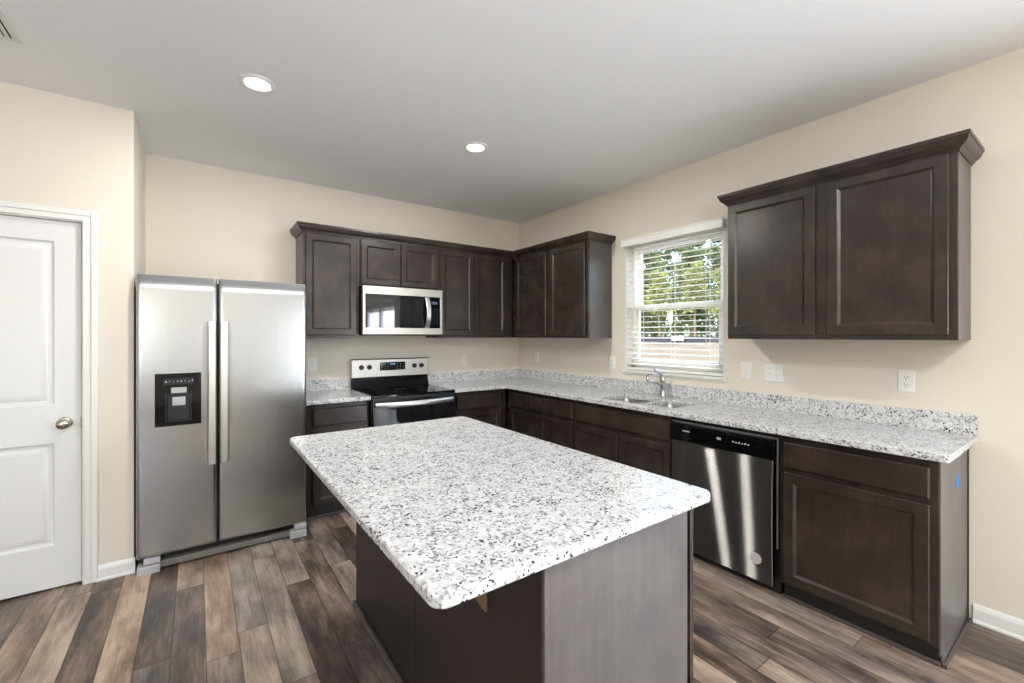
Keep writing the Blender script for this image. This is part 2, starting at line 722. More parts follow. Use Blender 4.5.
class Thing:
    def __init__(s, name, label, cat, loc=(0, 0, 0), group=None, kind=None, rotz=0.0):
        s.loc = Vector(loc)
        s.root = bpy.data.objects.new(name, None)
        s.root.empty_display_size = 0.05
        s.root.location = s.loc
        s.root.rotation_euler = (0, 0, rotz)
        COL.objects.link(s.root)
        if kind:
            s.root['kind'] = kind
        if label:
            s.root['label'] = label
        if cat:
            s.root['category'] = cat
        if group:
            s.root['group'] = group

    def add(s, name, mat, build, parent=None, label=None, smooth=True):
        bm = bmesh.new()
        build(bm)
        bmesh.ops.translate(bm, verts=bm.verts, vec=-s.loc)
        o = bpy.data.objects.new(name, finish(name, bm, mat, smooth))
        COL.objects.link(o)
        o.parent = parent or s.root
        if label:
            o['label'] = label
        return o


def copy_thing(root, loc, rotz=None, label=None):
    r = root.copy()
    COL.objects.link(r)
    r.location = loc
    if rotz is not None:
        r.rotation_euler = (0, 0, rotz)
    if label:
        r['label'] = label
    for ch in [o for o in root.children]:
        c = ch.copy()
        COL.objects.link(c)
        c.parent = r
        for g in [o for o in ch.children]:
            d = g.copy()
            COL.objects.link(d)
            d.parent = c
    return r


# ------------------------------------------------------------------ room shell
XL, YR = -8.0, -8.5       # far left wall, rear wall
WY0, WY1, WZ0, WZ1 = -2.487, -1.592, 1.100, 2.235      # kitchen window opening

shell('floor', lambda b: box(b, (XL - .1, YR - .1, -.06), (0.14, 0.12, 0)), M_FLOOR)
shell('ceiling', lambda b: box(b, (XL - .1, YR - .1, H), (0.14, 0.12, H + .1)), M_CEIL)
shell('wall_back', lambda b: box(b, (XL - .12, 0, 0), (0.14, .12, H)), M_WALL)


def right_wall(b):
    box(b, (0, YR, 0), (.14, -6.55, H))
    box(b, (0, -6.55, 2.06), (.14, -4.75, H))
    box(b, (0, -4.75, 0), (.14, WY0, H))
    box(b, (0, WY1, 0), (.14, 0, H))
    box(b, (0, WY0, 0), (.14, WY1, WZ0))
    box(b, (0, WY0, WZ1), (.14, WY1, H))


shell('wall_right', right_wall, M_WALL)


def alcove(b):
    box(b, (-3.532, -.735, 0), (-3.412, 0, H))


shell('wall_alcove', alcove, M_WALL)

DX1, DX0 = -3.637, -4.40   # interior door opening


def door_wall(b):
    box(b, (DX1 + .012, -.735, 0), (-3.532, -.615, H))
    box(b, (XL, -.735, 0), (DX0 - .012, -.615, H))
    box(b, (DX0 - .012, -.735, 2.055), (DX1 + .012, -.615, H))


shell('wall_left', door_wall, M_WALL)


def holed(b, axis, pos, t, a0, a1, holes):
    """a wall with rectangular openings: strips between the openings"""
    def put(p0, p1, z0, z1):
        if axis == 'y':
            box(b, (p0, pos, z0), (p1, pos + t, z1))
        else:
            box(b, (pos, p0, z0), (pos + t, p1, z1))
    cur = a0
    for h0, h1, z0, z1 in sorted(holes):
        put(cur, h0, 0, H)
        if z0 > 0:
            put(h0, h1, 0, z0)
        put(h0, h1, z1, H)
        cur = h1
    put(cur, a1, 0, H)


shell('wall_rear', lambda b: holed(b, 'y', YR - .12, .12, XL, 0.14, [(-7.6, -5.2, .7, 2.2)]), M_WALL)
shell('wall_far', lambda b: holed(b, 'x', XL - .12, .12, YR, 0.0, []), M_WALL)


def base_prof(F, b, u0, u1, h=.085):
    pts = [(0.0, 0.0), (.020, 0.0), (.020, .010), (.013, .016), (.013, h - .022), (.010, h - .012), (.007, h - .004), (.004, h), (0, h)]
    A = [b.verts.new(F(u0, v, d)) for d, v in pts]
    B = [b.verts.new(F(u1, v, d)) for d, v in pts]
    n = len(pts)
    for k in range(n):
        j = (k + 1) % n
        b.faces.new((A[k], A[j], B[j], B[k]))
    b.faces.new(A)
    b.faces.new(B)


shell('baseboard_right', lambda b: base_prof(RIGHT, b, -3.747, -4.69, .088), M_TRIM, smooth=True)
shell('baseboard_left', lambda b: base_prof(DOORW, b, -3.575, -3.405, .088), M_TRIM, smooth=True)

# door casing (trim) and the two-panel door


def casing(b):
    w, t = .066, .017
    z = 2.048
    for u0, u1, v0, v1 in ((DX1 + .004, DX1 + .004 + w, 0, z + w), (DX0 - .004 - w, DX0 - .004, 0, z + w), (DX0 - .004, DX1 + .004, z + .004, z + w)):
        DOORW.box(b, u0, u1, v0, v1, 0, t * .6, .002)
    # raised outer band and inner bead give the colonial profile
    DOORW.box(b, DX1 + .040, DX1 + .070, 0, z + w, 0, t, .005)
    DOORW.box(b, DX0 - .070, DX0 - .040, 0, z + w, 0, t, .005)
    DOORW.box(b, DX0 - .040, DX1 + .040, z + .036, z + w, 0, t, .005)
    DOORW.box(b, DX1 + .006, DX1 + .016, 0, z + .014, 0, t * .85, .004)
    DOORW.box(b, DX0 - .016, DX0 - .006, 0, z + .014, 0, t * .85, .004)
    DOORW.box(b, DX0 - .016, DX1 + .016, z + .006, z + .016, 0, t * .85, .004)
    # jambs inside the opening
    DOORW.box(b, DX1 + .004, DX1 + .012, 0, 2.055, -.12, 0)
    DOORW.box(b, DX0 - .012, DX0 - .004, 0, 2.055, -.12, 0)
    DOORW.box(b, DX0 - .012, DX1 + .012, 2.048, 2.055, -.12, 0)


shell('trim_1', casing, M_TRIM, smooth=True)

d1 = Thing('door_1', None, None, (-4.018, -.735, 0), kind='structure')


def leaf(b):
    u0, u1, v0, v1 = DX0, DX1 - .003, .012, 2.045
    p0, p1 = -4.29, -3.748
    D = -.022     # face lies a little inside the wall face
    T = .036
    cuts = [(.246, .811), (1.024, 1.933)]
    # stiles and rails
    for a in ((u0, p0, v0, v1), (p1, u1, v0, v1), (p0, p1, v0, cuts[0][0]), (p0, p1, cuts[0][1], cuts[1][0]), (p0, p1, cuts[1][1], v1)):
        DOORW.box(b, *a, D - T, D)
    for c0, c1 in cuts:
        rings(b, DOORW, (p0, p1, c0, c1), [(0, D), (.006, D - .007), (.014, D - .010), (.026, D - .010), (.034, D - .006), (.052, D - .003)], cap0=False)


d1.add('door_leaf', M_DOORW, leaf)


def knob(b):
    c = DOORW(-3.706, .92, -.022)
    lathe(b, c, (0, -1, 0), [(.0, 0), (.032, 0), (.032, .004), (.027, .009), (.013, .012), (.011, .028), (.016, .034), (.026, .042), (.029, .052), (.027, .062), (.018, .069), (0, .071)])


d1.add('door_knob', M_NICKEL, knob)
d1.add('strike_plate', M_NICKEL, lambda b: DOORW.box(b, DX1 - .004, DX1 + .008, .885, .945, -.030, -.004, .002))

d2 = Thing('door_2', None, None, (0, -5.65, 0), kind='structure')


def gframe(b):
    for y0, y1 in ((-6.55, -6.47), (-5.70, -5.60), (-4.83, -4.75)):
        box(b, (.0, y0, 0), (.07, y1, 2.06), .004)
    box(b, (.0, -6.55, 1.98), (.07, -4.75, 2.06), .004)
    box(b, (.0, -6.55, 0), (.07, -4.75, .08), .004)
    for y0, y1 in ((-6.62, -6.55), (-4.75, -4.68)):
        box(b, (-.018, y0, 0), (-.0005, y1, 2.13), .004)
    box(b, (-.018, -6.55, 2.06), (-.0005, -4.75, 2.13), .004)


d2.add('glass_door_frame', M_VINYL, gframe)

# ------------------------------------------------------------------ kitchen window
w1 = Thing('window_1', None, None, (0.1, (WY0 + WY1) / 2, WZ0), kind='structure')


def wframe(b):
    fw = .045
    x0, x1 = .075, .135
    box(b, (x0, WY0, WZ0), (x1, WY0 + fw, WZ1), .003)
    box(b, (x0, WY1 - fw, WZ0), (x1, WY1, WZ1), .003)
    box(b, (x0, WY0, WZ0), (x1, WY1, WZ0 + fw), .003)
    box(b, (x0, WY0, WZ1 - fw), (x1, WY1, WZ1), .003)


w1.add('window_frame', M_VINYL, wframe)
MR = 1.655


def sash(z0, z1, x):
    def f(b):
        y0, y1 = WY0 + .045, WY1 - .045
        s = .038
        box(b, (x, y0, z0), (x + .026, y0 + s, z1), .003)
        box(b, (x, y1 - s, z0), (x + .026, y1, z1), .003)
        box(b, (x, y0 + s, z0), (x + .026, y1 - s, z0 + s + .006), .003)
        box(b, (x, y0 + s, z1 - s), (x + .026, y1 - s, z1), .003)
    return f


us = w1.add('upper_sash', M_VINYL, sash(MR - .022, WZ1 - .045, .106))
ls = w1.add('lower_sash', M_VINYL, sash(WZ0 + .045, MR + .022, .079))
w1.add('pane', M_GLASS, lambda b: box(b, (.117, WY0 + .08, MR + .01), (.121, WY1 - .08, WZ1 - .08)), us)
w1.add('pane', M_GLASS, lambda b: box(b, (.090, WY0 + .08, WZ0 + .085), (.094, WY1 - .08, MR - .01)), ls)


def sill(b):
    box(b, (-.022, WY0 - .025, WZ0 - .018), (.078, WY1 + .025, WZ0 + .004), .004)
    box(b, (-.010, WY0 - .015, WZ0 - .032), (-.0005, WY1 + .015, WZ0 - .018), .002)


w1.add('window_sill', M_TRIM, sill)
# jamb liner of the opening (white return)


def liner(b):
    box(b, (.001, WY0, WZ0 + .004), (.075, WY0 + .006, WZ1), 0)
    box(b, (.001, WY1 - .006, WZ0 + .004), (.075, WY1, WZ1), 0)
    box(b, (.001, WY0, WZ1 - .006), (.075, WY1, WZ1), 0)


w1.add('window_return', M_TRIM, liner)

# blind
bl = Thing('window_blind', 'white two-inch slatted blind hanging open in the kitchen window', 'blind', (0.035, (WY0 + WY1) / 2, WZ1))
BX = .036


def valance(b):
    y0, y1 = WY0 - .018, WY1 + .018
    box(b, (-.052, y0, 2.188), (-.042, y1, 2.254), .003)
    box(b, (-.056, y0 - .002, 2.243), (-.040, y1 + .002, 2.256), .004)
    box(b, (-.042, y1 - .010, 2.188), (-.001, y1, 2.254), .002)
    box(b, (-.042, y0, 2.188), (-.001, y0 + .010, 2.254), .002)


bl.add('valance', M_VINYL, valance)
bl.add('headrail', M_VINYL, lambda b: box(b, (.012, WY0 + .008, 2.185), (.062, WY1 - .008, 2.228), .002))
NS = 23
for i in range(NS):
    z = 1.158 + i * (2.165 - 1.158) / (NS - 1)

    def slat(b, z=z):
        n = 6
        y0, y1 = WY0 + .010, WY1 - .010
        tilt = math.radians(4)
        top, bot = [], []
        for k in range(n + 1):
            s = -0.025 + .05 * k / n
            arch = .0025 * (1 - (s / .025) ** 2)
            dx, dz = s * math.cos(tilt), s * math.sin(tilt) + arch
            top.append((BX + dx, z + dz + .0018))
            bot.append((BX + dx, z + dz - .0018))
        loopp = top + bot[::-1]
        A = [b.verts.new((x, y0, zz)) for x, zz in loopp]
        B = [b.verts.new((x, y1, zz)) for x, zz in loopp]
        m = len(loopp)
        for k in range(m):
            j = (k + 1) % m
            b.faces.new((A[k], A[j], B[j], B[k]))
        b.faces.new(A)
        b.faces.new(B)
    bl.add('slat', M_SLAT, slat)
bl.add('bottom_rail', M_VINYL, lambda b: box(b, (BX - .026, WY0 + .010, 1.108), (BX + .026, WY1 - .010, 1.128), .004))
for yy in (-1.735, -2.045, -2.345):
    def cord(b, yy=yy):
        for x in (BX - .028, BX + .028):
            tube(b, [(x, yy, 1.12), (x, yy, 1.6), (x, yy, 2.19)], .0016, 6)
    bl.add('ladder_cord', M_SLAT, cord)
bl.add('tilt_wand', M_SLAT, lambda b: tube(b, [(-.004, -1.69, 2.19), (-.006, -1.69, 1.8), (-.006, -1.69, 1.45)], .0035, 8))

# ------------------------------------------------------------------ wall cabinets
GD = DT


def wall_cabinet(F, u0, u1, v0, v1, doors, name, label, vis_side=None, group=None, dz=None, depth=UF):
    um = (u0 + u1) / 2
    t = Thing(name, label, 'cabinet', F(um, v0, 0.0), group)
    t.add('cabinet_box', M_WOOD, lambda b: F.box(b, u0, u1, v0, v1, .012, depth - .019, .0015))

    def frame(b):
        lo, hi = (min(u0, u1), max(u0, u1))
        s = .034
        F.box(b, lo, lo + s, v0, v1, depth - .019, depth, .001)
        F.box(b, hi - s, hi, v0, v1, depth - .019, depth, .001)
        F.box(b, lo + s, hi - s, v0, v0 + .034, depth - .019, depth, .001)
        F.box(b, lo + s, hi - s, v1 - .040, v1, depth - .019, depth, .001)
        if len(doors) > 1 and abs(doors[1][0] - doors[0][1]) > .02:
            F.box(b, doors[0][1] - .012, doors[1][0] + .012, v0 + .034, v1 - .04, depth - .019, depth, .001)
    t.add('face_frame', M_WOOD, frame)
    t.add('scribe_shadow_strip', M_DARK, lambda b: F.box(b, u0 + .006 * (1 if u0 < u1 else -1), u1 - .006 * (1 if u0 < u1 else -1), v0 + .002, v1, .001, .012))  # recessed back strip; the shadow along the wall is put into its dark colour
    z0, z1 = dz or (v0 + .026, v1 - .020)
    for a0, a1 in doors:
        t.add('cabinet_door', M_WOOD, lambda b: panel_door(b, F, (min(a0, a1), max(a0, a1), z0, z1), depth + .001), smooth=False)
    return t


wall_cabinet(BACK, -2.416, -1.963, UB, UT, [(-2.394, -1.992)], 'wall_cabinet',
             'tall single-door dark brown wall cabinet between the refrigerator and the microwave')
wall_cabinet(BACK, -1.961, -1.203, 1.842, UT, [(-1.951, -1.595), (-1.590, -1.221)], 'wall_cabinet',
             'short two-door dark brown wall cabinet directly above the microwave', dz=(1.857, UT - .020))
wall_cabinet(BACK, -1.201, -.329, UB, UT, [(-1.193, -.815), (-.806, -.412)], 'wall_cabinet',
             'two-door dark brown wall cabinet on the back wall right of the microwave')
cd = wall_cabinet(RIGHT, -.004, -1.434, UB, UT, [(-.869, -.366), (-1.401, -.924)][::1], 'wall_cabinet',
             'two-door dark brown wall cabinet turning the corner left of the window')
ce = wall_cabinet(RIGHT, -2.680, -3.739, UB, UT, [(-3.177, -2.687), (-3.712, -3.235)], 'wall_cabinet',
                  'large two-door dark brown wall cabinet right of the window')
CROWN = [(-.015, 2.246), (.006, 2.246), (.008, 2.254), (.014, 2.257), (.016, 2.264), (.026, 2.270), (.036, 2.282), (.040, 2.296), (.042, 2.300), (.046, 2.301), (.046, 2.318), (-.015, 2.318)]
ce.add('end_panel', M_PANEL, lambda b: box(b, (-UF + .019, -3.7395, UB + .001), (-.014, -3.7375, UT - .004)))
ce.add('crown_molding', M_WOOD, lambda b: crown(b, [(-.001, -2.680), (-UF, -2.680), (-UF, -3.739), (-.001, -3.739)], CROWN))
cd.add('end_panel', M_PANEL, lambda b: box(b, (-UF + .019, -1.4345, UB + .001), (-.014, -1.4325, UT - .004)))
cm = Thing('crown_molding', 'dark brown crown moulding running around the corner above the wall cabinets', 'moulding', (-1.2, -.2, 2.246))
cm.add('crown_strip', M_WOOD, lambda b: crown(b, [(-2.416, -.001), (-2.416, -UF), (-UF, -UF), (-UF, -1.434), (-.001, -1.434)], CROWN))

# ------------------------------------------------------------------ base cabinets
TK = .535      # toe-kick face


def base_cabinet(F, u0, u1, name, label, drawers, doors, hollow=False, dividers=(), z_door=(.108, .688), z_dr=(.714, .848)):
    lo, hi = min(u0, u1), max(u0, u1)
    t = Thing(name, label, 'cabinet', F((lo + hi) / 2, 0, 0))
    if hollow:
        def hollow_box(b):
            F.box(b, lo, lo + .016, .090, CU, .012, BF - .019, .001)
            F.box(b, hi - .016, hi, .090, CU, .012, BF - .019, .001)
            F.box(b, lo + .016, hi - .016, .090, .106, .012, BF - .019)
            F.box(b, lo + .016, hi - .016, .106, CU, .012, .024)
        t.add('cabinet_box', M_WOOD, hollow_box)
    else:
        t.add('cabinet_box', M_WOOD, lambda b: F.box(b, lo, hi, .090, CU, .012, BF - .019, .001))

    def frame(b):
        F.box(b, lo, lo + .030, .090, CU, BF - .019, BF, .001)
        F.box(b, hi - .030, hi, .090, CU, BF - .019, BF, .001)
        F.box(b, lo + .03, hi - .03, .838, CU, BF - .019, BF, .001)
        F.box(b, lo + .03, hi - .03, .680, .722, BF - .019, BF, .001)
        F.box(b, lo + .03, hi - .03, .090, .128, BF - .019, BF, .001)
        for a in dividers:
            F.box(b, a - .02, a + .02, .128, .838, BF - .019, BF, .001)
    t.add('face_frame', M_WOOD, frame)
    t.add('toe_kick', M_DARK, lambda b: F.box(b, lo + .004, hi - .004, 0, .090, .012, TK))
    t.add('shoe_molding', M_SHOE, lambda b: F.box(b, lo, hi, 0, .018, TK, TK + .015, .005))
    for a0, a1 in drawers:
        t.add('drawer_front', M_WOOD, lambda b: slab_front(b, F, (a0, a1, *z_dr), BF + .001), smooth=False)
    for a0, a1 in doors:
        t.add('cabinet_door', M_WOOD, lambda b: panel_door(b, F, (a0, a1, *z_door), BF + .001), smooth=False)
    return t


base_cabinet(BACK, -2.436, -1.966, 'base_cabinet', 'dark brown base cabinet with one drawer between refrigerator and range',
             [(-2.394, -1.980)], [(-2.394, -1.980)])
base_cabinet(BACK, -1.196, -.600, 'base_cabinet', 'dark brown base cabinet with one drawer right of the range',
             [(-1.152, -.665)], [(-1.152, -.665)])
base_cabinet(RIGHT, -.020, -1.536, 'base_cabinet', 'dark brown corner base cabinet with two doors left of the sink cabinet',
             [(-1.518, -.625)], [(-1.079, -.640), (-1.518, -1.094)])
base_cabinet(RIGHT, -1.538, -2.452, 'base_cabinet', 'dark brown two-door sink base cabinet under the window',
             [(-2.446, -1.557)], [(-2.004, -1.560), (-2.446, -2.013)], hollow=True)
eb = base_cabinet(RIGHT, -3.106, -3.722, 'base_cabinet', 'dark brown end base cabinet right of the dishwasher with blue tape on its side',
                  [(-3.697, -3.127)], [(-3.697, -3.127)])


def end_panel(b):
    box(b, (-BF, -3.729, .058), (-.022, -3.7225, CU), .001)
    box(b, (-TK - .004, -3.729, 0), (-.022, -3.7225, .058), .001)


eb.add('end_panel', M_PANEL, end_panel)
eb.add('scribe_shadow_strip', M_DARK, lambda b: box(b, (-.022, -3.732, 0), (-.001, -3.7225, CU), .001))  # dark colour stands for the shadow at the back edge of the side
eb.add('shoe_molding', M_SHOE, lambda b: box(b, (-TK - .015, -3.745, 0), (-.016, -3.729, .018), .005))


def tape(b):
    box(b, (-.272, -3.7298, .728), (-.234, -3.729, .764), .0)
    box(b, (-.288, -3.7302, .708), (-.214, -3.7292, .732), .0)


eb.add('tape_scrap', M_BLUE, tape, label='blue masking tape scrap')

# ------------------------------------------------------------------ countertops
BST = 1.0165
ct = Thing('countertop', 'white speckled granite countertop around the corner with sink cut-out', 'countertop', (-.3, -2.0, CU))
SX0, SX1, SY0, SY1 = -.528, -.185, -2.400, -1.752
SM0, SM1 = -2.128, -2.160      # granite bridge between the two bowls


def slab(b):
    out = rounded([(-1.198, -.001), (-1.198, -CE), (-CE, -CE), (-CE, -3.762), (-.001, -3.762), (-.001, -.001)], [0, 0, .012, .02, 0, 0], 4)
    h1 = rounded([(SX0, SM0), (SX1, SM0), (SX1, SY1), (SX0, SY1)], [.035] * 4, 5)
    h2 = rounded([(SX0 + .03, SY0), (SX1, SY0), (SX1, SM1), (SX0 + .03, SM1)], [.035] * 4, 5)
    poly_prism(b, out, [h1, h2], CU, CT, .004, 2)


ct.add('slab', M_GRAN, slab)


def splash(b):
    box(b, (-1.198, -.021, CT), (-.001, -.001, BST), .002)
    box(b, (-.021, -3.762, CT), (-.001, -.022, BST), .002)


ct.add('backsplash', M_GRAN, splash)
ct2 = Thing('countertop', 'short white speckled granite countertop between refrigerator and range', 'countertop', (-2.2, -.3, CU))
ct2.add('slab', M_GRAN, lambda b: poly_prism(b, [(-2.446, -.001), (-2.446, -CE), (-1.964, -CE), (-1.964, -.001)], [], CU, CT, .005, 2))
ct2.add('backsplash', M_GRAN, lambda b: box(b, (-2.446, -.021, CT), (-1.967, -.001, BST), .002))

# sink
sk = Thing('sink', 'undermount double-bowl stainless steel sink in the countertop under the window', 'sink', (-.35, -2.085, CU))


def bowl(y0, y1, x0, x1, dep):
    def f(b):
        def ring(i, z, r):
            pts = rounded([(x0 + i, y0 + i), (x1 - i, y0 + i), (x1 - i, y1 - i), (x0 + i, y1 - i)], [r] * 4, 5)
            return [b.verts.new((x, y, z)) for x, y in pts]
        R = [ring(-.010, CU - .001, .05), ring(0, CU - .001, .05), ring(.004, CU - .02, .05), ring(.012, CU - dep + .03, .05), ring(.04, CU - dep, .04)]
        out = [ring(-.010, CU - .003, .05), ring(.0, CU - dep + .02, .05), ring(.03, CU - dep - .006, .04)]
        R = R + out[::-1]
        n = len(R[0])
        for A, B in zip(R, R[1:]):
            for k in range(n):
                j = (k + 1) % n
                if A is R[4]:
                    continue
                b.faces.new((A[k], A[j], B[j], B[k]))
        b.faces.new(R[4])
        b.faces.new(out[-1])
        A, B = R[0], out[0]
        for k in range(n):
            j = (k + 1) % n
            b.faces.new((A[k], A[j], B[j], B[k]))
    return f


sk.add('bowl', M_SINK, bowl(SM0 - .004, SY1 + .006, SX0 - .006, SX1 + .006, .16))
sk.add('bowl', M_SINK, bowl(SY0 - .006, SM1 + .004, SX0 + .024, SX1 + .006, .14))


def drains(y):
    def f(b):
        lathe(b, (-.33, y, CU - (.158 if y > -2.15 else .138)), (0, 0, 1), [(0, 0), (.042, 0), (.044, .003), (.036, .004), (.030, -.002), (0, -.002)])
    return f


sk.add('drain', M_CHROME, drains(-1.94))
sk.add('drain', M_CHROME, drains(-2.27))

# faucet
FX, FY = -.080, -2.030
fa = Thing('faucet', 'chrome single-lever kitchen faucet behind the double sink', 'faucet', (FX, FY, CT + .0006))
fa.add('faucet_body', M_CHROME, lambda b: lathe(b, (FX, FY, CT + .0006), (0, 0, 1), [(0, 0), (.030, 0), (.030, .006), (.024, .010), (.021, .05), (.021, .10), (.024, .105), (.024, .150), (.021, .162), (0, .170)]))


def spout(b):
    P = [(-.015, .10), (-.06, .122), (-.105, .128), (-.140, .132), (-.163, .142), (-.166, .165), (-.150, .187), (-.128, .194), (-.112, .186)]
    tube(b, [(FX + x * 1.2, FY, CT + z) for x, z in P], [.012, .012, .011, .010, .009, .009, .009, .009, .010], 14)


fa.add('spout', M_CHROME, spout)
fa.add('lever', M_CHROME, lambda b: tube(b, [(FX, FY, CT + .150), (FX - .012, FY, CT + .178), (FX - .048, FY + .008, CT + .203), (FX - .085, FY + .014, CT + .222)], [.015, .011, .008, .007], 12))

# ------------------------------------------------------------------ refrigerator
FRX0, FRX1, FRG = -3.398, -2.476, -2.998
FF = -.805
fr = Thing('refrigerator', 'tall stainless steel side-by-side refrigerator with dispenser beside the white door', 'refrigerator', (-2.94, -.4, 0))
fr.add('refrigerator_body', M_BLACKM, lambda b: box(b, (FRX0 + .006, -.735, .02), (FRX1 - .006, -.03, 1.745), .004))


def fdoor(x0, x1):
    def f(b):
        # gently bowed door skin: profile in y over z, edges rounded
        z0, z1 = .090, 1.771
        NX, NZ = 14, 26

        def y_at(fx, z):
            edge = min(fx, 1 - fx) * (x1 - x0)
            r = .018
            y = 0.0
            if edge < r:
                y += r - math.sqrt(max(0, r * r - (r - edge) ** 2))
            top = z1 - z
            rt = .085
            if top < rt:
                y += .013 * (1 - top / rt) ** 2
            bot = z - z0
            if bot < .012:
                y += .008 * (1 - bot / .012) ** 2
            y += .006 * (2 * fx - 1) ** 2
            return FF + y
        zs = [z0 + .004 * k for k in range(4)] + [z0 + .02 + (z1 - .11 - z0 - .02) * k / 8 for k in range(9)] + [z1 - .10 + .10 * k / 10 for k in range(11)]
        xs = [0, .002, .006, .012, .02, .03, .045]
        w = x1 - x0
        fxs = [a / w for a in xs] + [.045 / w + (1 - .09 / w) * k / 6 for k in range(1, 6)] + [1 - a / w for a in xs[::-1]]
        G = [[b.verts.new((x0 + w * fx, y_at(fx, z), z)) for fx in fxs] for z in zs]
        for r0, r1 in zip(G, G[1:]):
            for k in range(len(fxs) - 1):
                b.faces.new((r0[k], r0[k + 1], r1[k + 1], r1[k]))
        yb = -.738
        ring = [v for v in G[0]] + [r[-1] for r in G[1:]] + [v for v in G[-1][-2::-1]] + [r[0] for r in G[-2:0:-1]]
        back = [b.verts.new((v.co.x, yb, v.co.z)) for v in ring]
        n = len(ring)
        for k in range(n):
            j = (k + 1) % n
            b.faces.new((ring[k], ring[j], back[j], back[k]))
        b.faces.new(back)
    return f


ld = fr.add('refrigerator_door', M_FRIDGE, fdoor(FRX0, FRG - .004))
rd = fr.add('refrigerator_door', M_FRIDGE, fdoor(FRG + .004, FRX1))


def fhandle(x):
    def f(b):
        pts = []
        y = FF - .055
        for k in range(13):
            z = .600 + (1.496 - .600) * k / 12
            pts.append((z, y + .018 * (2 * k / 12 - 1) ** 2))
        w = .0215
        A = []
        for z, yy in pts:
            A.append([b.verts.new((x + dx, yy + dy, z)) for dx, dy in ((-w, 0.008), (-w + .005, 0), (w - .005, 0), (w, .008), (w, .022), (-w, .022))])
        for r0, r1 in zip(A, A[1:]):
            for k in range(6):
                j = (k + 1) % 6
                b.faces.new((r0[k], r0[j], r1[j], r1[k]))
        b.faces.new(A[0])
        b.faces.new(A[-1])
        for z in (.635, 1.445):
            box(b, (x - .014, FF - .028, z), (x + .014, FF + .004, z + .04), .003)
    return f


fr.add('door_handle', M_HANDLE, fhandle(-3.030), ld)
fr.add('door_handle', M_HANDLE, fhandle(-2.966), rd)

FRN = Frame((0, FF, 0), (1, 0, 0), (0, -1, 0))


def dispenser(b):
    u0, u1, v0, v1 = -3.311, -3.085, .860, 1.178
    # bezel with a recess
    t = bmesh.new()
    rings(t, FRN, (u0, u1, v0, v1), [(0, -.006), (0, .004), (.003, .006), (.012, .006)], cap0=True, cap1=False)
    join(b, t)
    FRN.box(b, u0 + .006, u1 - .006, v0 + .006, v1 - .006, -.01, .003)
    FRN.box(b, u0 + .011, u1 - .011, 1.065, v1 - .011, -.010, .0058, .001)     # control face
    # niche
    FRN.box(b, u0 + .011, u0 + .016, v0 + .011, 1.066, -.01, .005)
    FRN.box(b, u1 - .016, u1 - .011, v0 + .011, 1.066, -.01, .005)
    FRN.box(b, u0 + .011, u1 - .011, v0 + .011, v0 + .028, -.01, .010, .002)


dp = fr.add('dispenser', M_BLACK, dispenser, ld, label='black glossy ice and water dispenser')


def arc_panel(b):
    FRN.box(b, -3.272, -3.124, 1.108, 1.150, .005, .0095, .004)


fr.add('dispenser_controls', M_BLACKM, arc_panel, ld)


for k in range(8):
    u = -3.262 + k * .0185
    fr.add('control_legend', M_LEGEND, lambda b: FRN.box(b, u, u + (.006 if k % 3 else .009), 1.124 + .004 * (k % 2), 1.128 + .004 * (k % 2) + (.006 if k in (0, 4, 7) else .0), .0095, .0103), ld)


def paddles(b):
    FRN.box(b, -3.234, -3.158, 1.058, 1.092, .002, .012, .002)


def niche(b):
    FRN.box(b, -3.262, -3.256, .888, 1.062, .002, .0065, .001)
    FRN.box(b, -3.140, -3.134, .888, 1.062, .002, .0065, .001)
    FRN.box(b, -3.262, -3.134, .884, .890, .002, .0085, .001)
    FRN.box(b, -3.250, -3.146, .895, 1.055, .0025, .0036)


fr.add('dispenser_niche', M_BLACKM, niche, ld, label='matte black frame around the dispenser paddle')
fr.add('dispenser_chute', M_GREYP, paddles, ld, label='light grey dispenser chute')
fr.add('dispenser_paddle', M_GREYP, lambda b: FRN.box(b, -3.228, -3.164, .982, 1.034, .000, .014, .004), ld, label='light grey dispenser paddle')
fr.add('base_grille', M_BLACKM, lambda b: box(b, (FRX0 + .02, -.755, .012), (FRX1 - .02, -.70, .080), .004))


def bar(b):
    box(b, (FRX0 + .11, -.792, .012), (FRX1 - .10, -.752, .050), .003)


fr.add('base_rail', M_RAIL, bar, label='grey rail along the base of the refrigerator')


def hinge(x0, x1):
    def f(b):
        box(b, (x0, -.822, .0), (x1, -.72, .046), .002, 1)
        box(b, (x0 + .030, -.812, .053), (x1, -.74, .086), .002, 1)
    return f


fr.add('foot_bracket', M_GREYM, hinge(FRX0 + .006, FRX0 + .112), smooth=False)
fr.add('foot_bracket', M_GREYM, hinge(FRX1 - .108, FRX1 - .004), smooth=False)
lt = text_mesh('Whirlpool', .019, .0004)
lo_ = bpy.data.objects.new('logo', lt)
lo_.location = Vector((-2.574, FF + .0035, 1.700)) - fr.loc
lo_.rotation_euler = (math.radians(84), 0, 0)
lt.materials.append(M_STEEL)
lo_.parent = rd
COL.objects.link(lo_)

# ------------------------------------------------------------------ range
RX0, RX1 = -1.960, -1.203
rg = Thing('range', 'black and stainless steel electric range under the microwave', 'range', (-1.58, -.33, 0))
rg.add('range_body', M_BLACKM, lambda b: box(b, (RX0 + .003, -.615, .03), (RX1 - .003, -.03, .898), .003))


def cooktop(b):
    box(b, (RX0, -.645, .898), (RX1, -.085, .918), .005)


ck = rg.add('cooktop', M_COOK, cooktop, label='glossy black glass cooktop')


